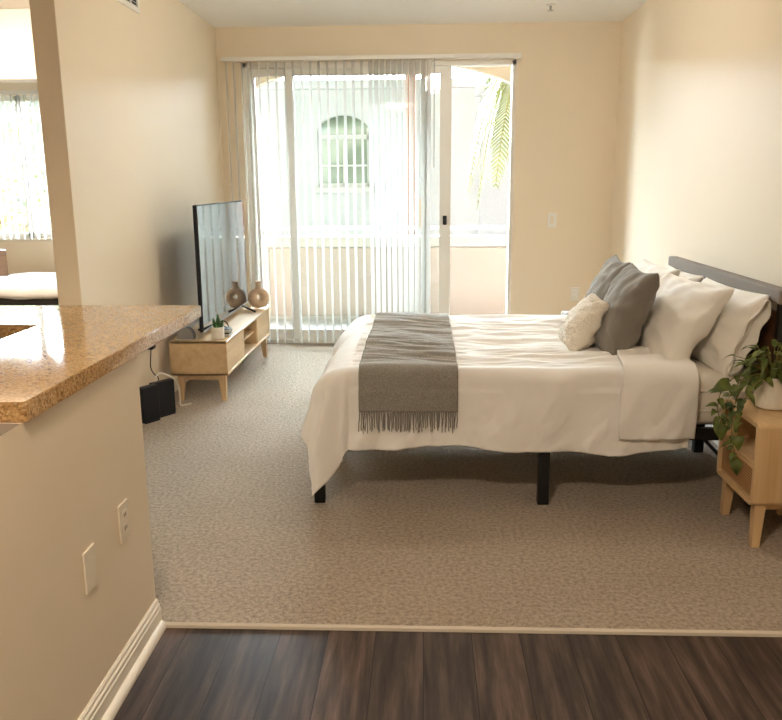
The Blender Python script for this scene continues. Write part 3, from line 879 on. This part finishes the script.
# trailing vines over the front edge
vines = [
    [(1.39, 3.24, .65), (1.32, 3.22, .64), (1.265, 3.2, .57), (1.245, 3.18, .46), (1.25, 3.15, .38), (1.255, 3.12, .33)],
    [(1.38, 3.27, .65), (1.30, 3.28, .65), (1.23, 3.27, .59), (1.205, 3.24, .51), (1.215, 3.2, .45)],
    [(1.39, 3.21, .65), (1.31, 3.15, .64), (1.26, 3.12, .57), (1.25, 3.11, .50), (1.245, 3.10, .44)],
    [(1.38, 3.24, .66), (1.30, 3.22, .65), (1.235, 3.19, .59), (1.21, 3.17, .52), (1.19, 3.15, .47)],
]
for vn in vines:
    q = [Vector(p) for p in vn]
    vi.tube(q, .0028, 6, .0016, 2)
    for i in range(len(q) - 1):
        for t_ in (.15, .5, .85):
            p = q[i].lerp(q[i + 1], t_)
            dv_ = Vector((rnd.uniform(-1, .3), rnd.uniform(-1, .6), rnd.uniform(-.9, .15)))
            if dv_.x > 0 and p.z < .5: dv_.x = -dv_.x
            leaf(fo, p, dv_, Vector((-.3, -.5, .8)), rnd.uniform(.035, .06), rnd.uniform(.011, .019))
    p = q[-1]; leaf(fo, p, Vector((-.1, -.5, -.9)), Vector((-.4, -.8, .3)), .06, .026)
leaf(fo, Vector((1.24, 3.2, .62)), Vector((-.9, -.3, -.1)), Vector((-.3, -.7, .7)), .085, .036)
fo.build('foliage', M['leaf'], pt, smooth=True)
vi.build('stems', M['vine'], pt, smooth=True)

# ------------------------------------------------------------------ bedroom bed
t = thing('bed', (-3.4, 7.6, 0), 'bed with white cover on a dark base in the bedroom under the window', 'bed')
MB().box((-4.18, 6.92, 0), (-2.62, 8.3, .475), .01).build('base', M['dark'], t)
b = MB()
def bc(u, v):
    x = -4.2 + 1.6 * u; y = 6.88 + 1.44 * v
    e = min(v, 1 - v) / .08
    z = .545 + .02 * fbm((x * 3, y * 5, 2), 3) - (.055 * (1 - min(1, e)) ** 2)
    return (x, y, z)
b.grid(50, 60, bc)
o = b.build('cover', M['white_cotton'], t, smooth=True)
md = o.modifiers.new('t', 'SOLIDIFY'); md.thickness = .05; md.offset = -1
MB().box((-4.30, 6.9, 0), (-4.22, 8.02, .80), .015).build('headboard', wood('walnut_headboard', lin(104, 74, 50), lin(140, 104, 74), 'Y'), t)

# ------------------------------------------------------------------ outside
# rail over the parapet
r = thing('balcony_railing', (-.4, YF + .05, .87), 'slim grey metal handrail above the balcony parapet', 'railing')
MB().tube([(-2.42, YF + .05, .955), (1.58, YF + .05, .955)], .018, 10).build('top_rail', M['rail_grey'], r, smooth=True)
for xx in (-2.3, -.95, .95):
    MB().tube([(xx, YF + .05, .87), (xx, YF + .05, .95)], .012, 8).build('post', M['rail_grey'], r)
# house across
FY = 15.0
h = thing('house', (0, FY, -3), 'white house across from the balcony with an arched window', 'building')
wx0, wx1, wz0, wz1 = -1.93, -.99, 1.36, 2.62      # arched window
b = MB()
b.box((-9, FY, -3), (wx0, FY + .3, 3.2)).box((wx1, FY, -3), (9, FY + .3, 3.2)).box((wx0, FY, -3), (wx1, FY + .3, wz0))
arcw = [(wx0 + (wx1 - wx0) * i / 16, wz1 - .25 + .25 * math.sin(PI * i / 16) ** .6) for i in range(17)]
for (xa, za), (xb, zb) in zip(arcw, arcw[1:]):
    b.prism([(xa, za), (xb, zb), (xb, 3.2), (xa, 3.2)], 'Y', FY, FY + .3)
b.box((1.0, FY - .35, -3), (9, FY, 3.05))
b.build('wall', M['stone_white'], h)
MB().box((-9, FY - .2, 3.05), (9, FY + .4, 3.2), .02).box((.9, FY - .55, 2.9), (9, FY, 3.05), .02).build('cornice', M['stone_white'], h)
wn = MB().box((wx0, FY + .1, wz0), (wx0 + .05, FY + .16, wz1 - .22)).box((wx1 - .05, FY + .1, wz0), (wx1, FY + .16, wz1 - .22)).box((wx0, FY + .1, 2.2), (wx1, FY + .16, 2.28)).box((wx0, FY + .1, wz0), (wx1, FY + .16, wz0 + .06)).box((-1.48, FY + .1, wz0), (-1.44, FY + .16, 2.2)).box((wx0, FY + .1, 1.72), (wx1, FY + .15, 1.75)).build('window', M['outer_white'], h)
MB().box((wx0, FY + .17, wz0), (wx1, FY + .19, wz1)).build('pane', M['pane'], wn)
MB().box((wx0 - .1, FY - .1, wz0 - .12), (wx1 + .1, FY + .05, wz0), .02).build('sill', M['outer_white'], h)
# ground outside
b = MB().box((-30, YF + .2, -3.1), (30, 40, -3.0)); struct('ground_outside', b, M['ground'])

def frond(b, st, root, dirv, L, droop, nl=46, ll=.42):
    d = Vector(dirv).normalized(); root = Vector(root)
    pts = []
    for i in range(15):
        q = i / 14
        pts.append(root + d * L * q * (1 - .25 * q) + Vector((0, 0, -droop * q ** 2.0)))
    st.tube(pts, .014, 6, .004)
    for i in range(nl):
        q = .08 + .92 * i / (nl - 1)
        f = q * 14; k0 = min(13, int(f)); p = pts[k0].lerp(pts[k0 + 1], f - k0)
        tg = (pts[k0 + 1] - pts[k0]).normalized()
        sd = tg.cross(Vector((0, 0, 1)))
        if sd.length < .1: sd = Vector((1, 0, 0))
        sd.normalize()
        for sg in (-1, 1):
            l = ll * (math.sin(PI * min(.97, q * .9 + .1)) ** .6) * random.uniform(.85, 1.1)
            e = p + (tg * .62 + sd * sg * .72).normalized() * l * .6
            e2 = e + (tg * .5 + sd * sg * .35 + Vector((0, 0, -.75))).normalized() * l * .5
            w = tg * .011
            V = [b.bm.verts.new(x) for x in (p - w, p + w, e + w, e - w, e2)]
            b.bm.faces.new(V[:4]); b.bm.faces.new((V[3], V[2], V[4]))
def palm(base, H, label, fr, lean=(0, 0), r=.14):
    t = thing('palm_tree', base, label, 'palm tree', 'palm trees beyond the balcony')
    base = Vector(base); cr = base + Vector((lean[0], lean[1], H))
    mid = base.lerp(cr, .5) + Vector((-lean[0] * .15, 0, 0))
    tb = MB(); tb.tube([base, mid, cr], r, 12, r * .75, 2); tb.build('trunk', M['bark'], t, smooth=True)
    lb, stb = MB(), MB()
    for dv_, L, dr_ in fr: frond(lb, stb, cr, dv_, L, dr_)
    lb.build('fronds', M['frond'], t); stb.build('frond_stem', M['vine'], t)
palm((1.32, 10.6, -3), 5.85, 'yellow green palm whose frond droops into the open side of the doorway',
     [((-.62, -.25, .35), 1.25, 2.0), ((-.75, .3, .5), 1.15, 1.75), ((-.5, -.1, .3), 1.0, 2.1), ((.3, -1, .3), 1.4, 1.2), ((1, .2, .3), 1.5, 1.2), ((.2, 1, .4), 1.5, 1.0), ((-.45, -.55, .1), .95, 1.55)])
palm((-.24, 12.2, -3), 6.6, 'slim palm trunk standing behind the blinds beside the arched window of the house',
     [((-.9, -.1, .3), 1.6, .9), ((.9, .1, .5), 1.6, .9), ((0, 1, .5), 1.5, .9), ((-.4, -.6, .4), 1.4, .8)], (.05, 0), .10)
# bushes beyond the bedroom window
def bush(c, R, label, n=900):
    t = thing('leafy_bush', (c[0], c[1], -3), label, 'bush', 'bushes beyond the bedroom window')
    rn = random.Random(int(c[0] * 10))
    MB().tube([(c[0], c[1], -3), (c[0], c[1], c[2])], .08, 8, .03).build('trunk', M['bark'], t)
    b = MB()
    for i in range(n):
        p = Vector((rn.gauss(0, 1), rn.gauss(0, 1), rn.gauss(0, 1))).normalized() * R * rn.uniform(.5, 1)
        p.z *= 1.5
        p += Vector(c)
        d = Vector((rn.uniform(-1, 1), rn.uniform(-1, 1), rn.uniform(-1, .4))).normalized() * .16
        s = d.cross(Vector((rn.uniform(-1, 1), .3, 1))).normalized() * .04
        V = [b.bm.verts.new(x) for x in (p, p + d * .5 + s, p + d, p + d * .5 - s)]
        b.bm.faces.new(V)
    b.build('foliage', M['bush'], t)
bush((-7.0, 13.2, 1.7), 1.05, 'taller bush seen through the bedroom blinds')
bush((-5.5, 11.0, .9), .75, 'lower bush standing in front of the taller bush beyond the bedroom blinds')

# ------------------------------------------------------------------ lamps out of view: warm kitchen light, added bedroom and globe fill
def ceiling_lamp(x, y, label, s):
    t = thing('unseen_ceiling_light', (x, y, ZC), label, 'ceiling light', 'round ceiling lights')
    MB().lathe([(.19, 0), (.19, -.03), (.175, -.03), (.175, 0)], (x, y, ZC), 32, False).build('rim', M['vinyl'], t)
    MB().lathe([(.175, -.005), (.172, -.05), (.12, -.075), (.03, -.082)], (x, y, ZC), 32).build('diffuser', M['lamp'], t, smooth=True)
ceiling_lamp(-.45, .55, 'round frosted ceiling light above the plank floor', 1)
ceiling_lamp(-3.0, 5.3, 'added round fill light on the bedroom ceiling, out of view', 1)  # added to brighten the bedroom, mainly its header

gx, gy, gz = .1, 4.7, 2.535
t = thing('unseen_ceiling_light', (gx, gy, ZC), 'added frosted globe fill light hanging from the living room ceiling, out of view', 'ceiling light', 'added globe fill lights')  # added globe above the frame, lifts the back wall and ceiling
MB().lathe([(.06, 0), (.06, -.02), (.012, -.03)], (gx, gy, ZC), 24).build('canopy', M['vinyl'], t, smooth=True)
MB().tube([(gx, gy, ZC - .02), (gx, gy, gz + .09)], .008, 8).build('rod', M['steel'], t)
gl_ = [(max(.002, .105 * math.sin(PI * i / 14)), -.105 * math.cos(PI * i / 14)) for i in range(15)]
MB().lathe(gl_, (gx, gy, gz), 28).build('globe', M['globe'], t, smooth=True)

# ------------------------------------------------------------------ daylight
SKY_DIM, SKY_BRIGHT = .36, 86.0
wd = bpy.data.worlds.new('sky'); SC.world = wd; wd.use_nodes = True
nt = wd.node_tree; bg = nt.nodes['Background']
# hazy sky: bright around the low sun side beyond the balcony, dimmer behind the house
tcw = nt.nodes.new('ShaderNodeTexCoord'); sx = nt.nodes.new('ShaderNodeSeparateXYZ'); nt.links.new(tcw.outputs['Generated'], sx.inputs[0])
mr = nt.nodes.new('ShaderNodeMapRange'); mr.interpolation_type = 'SMOOTHSTEP'
mr.inputs['From Min'].default_value = .1; mr.inputs['From Max'].default_value = .75; mr.inputs['To Min'].default_value = SKY_DIM; mr.inputs['To Max'].default_value = SKY_BRIGHT
nt.links.new(sx.outputs['Y'], mr.inputs['Value']); nt.links.new(mr.outputs[0], bg.inputs['Strength'])
bg.inputs['Color'].default_value = (.78, .90, 1.0, 1)
sun = bpy.data.lights.new('sun', 'SUN'); sun.energy = .6; sun.angle = .01; sun.color = (1, .95, .86)
so = bpy.data.objects.new('sun', sun); COL.objects.link(so)
so.rotation_euler = Vector((-.35, .75, -.9)).to_track_quat('-Z', 'Y').to_euler()
def portal(x0, x1, z0, z1, y):
    L = bpy.data.lights.new('portal', 'AREA'); L.shape = 'RECTANGLE'; L.size = x1 - x0; L.size_y = z1 - z0
    L.cycles.is_portal = True
    o = bpy.data.objects.new('window_portal', L); COL.objects.link(o)
    o.location = ((x0 + x1) / 2, y, (z0 + z1) / 2)
    o.rotation_euler = (-PI / 2, 0, 0)
portal(DX0, DX1, 0, DZ, YB + .18)
portal(WX0, WX1, WZ0, WZ1, YF + .13)

# ------------------------------------------------------------------ camera
f_px, yaw, pitch, roll = 803.65, -0.04175, 0.2176, -0.007676
fw = Vector((math.sin(yaw) * math.cos(pitch), math.cos(yaw) * math.cos(pitch), -math.sin(pitch)))
rt = Vector((math.cos(yaw), -math.sin(yaw), 0)); up = rt.cross(fw)
r2 = rt * math.cos(roll) + up * math.sin(roll); u2 = up * math.cos(roll) - rt * math.sin(roll)
cam = bpy.data.cameras.new('camera'); co = bpy.data.objects.new('camera', cam); COL.objects.link(co)
cam.sensor_fit = 'HORIZONTAL'; cam.sensor_width = 36; cam.lens = 36 * f_px / 782; cam.clip_start = .05
m = Matrix((r2, u2, -fw)).transposed().to_4x4(); m.translation = (0, 0, 1.43)
co.matrix_world = m
SC.camera = co

SC.view_settings.view_transform = 'Standard'
SC.view_settings.look = 'None'
SC.view_settings.gamma = 1
SC.view_settings.use_curve_mapping = False
SC.view_settings.exposure = 0.38
cy = SC.cycles
cy.use_denoising = True
cy.max_bounces = 10; cy.diffuse_bounces = 6; cy.glossy_bounces = 4; cy.transparent_max_bounces = 24; cy.transmission_bounces = 6
cy.sample_clamp_indirect = 8
cy.caustics_reflective = False; cy.caustics_refractive = False
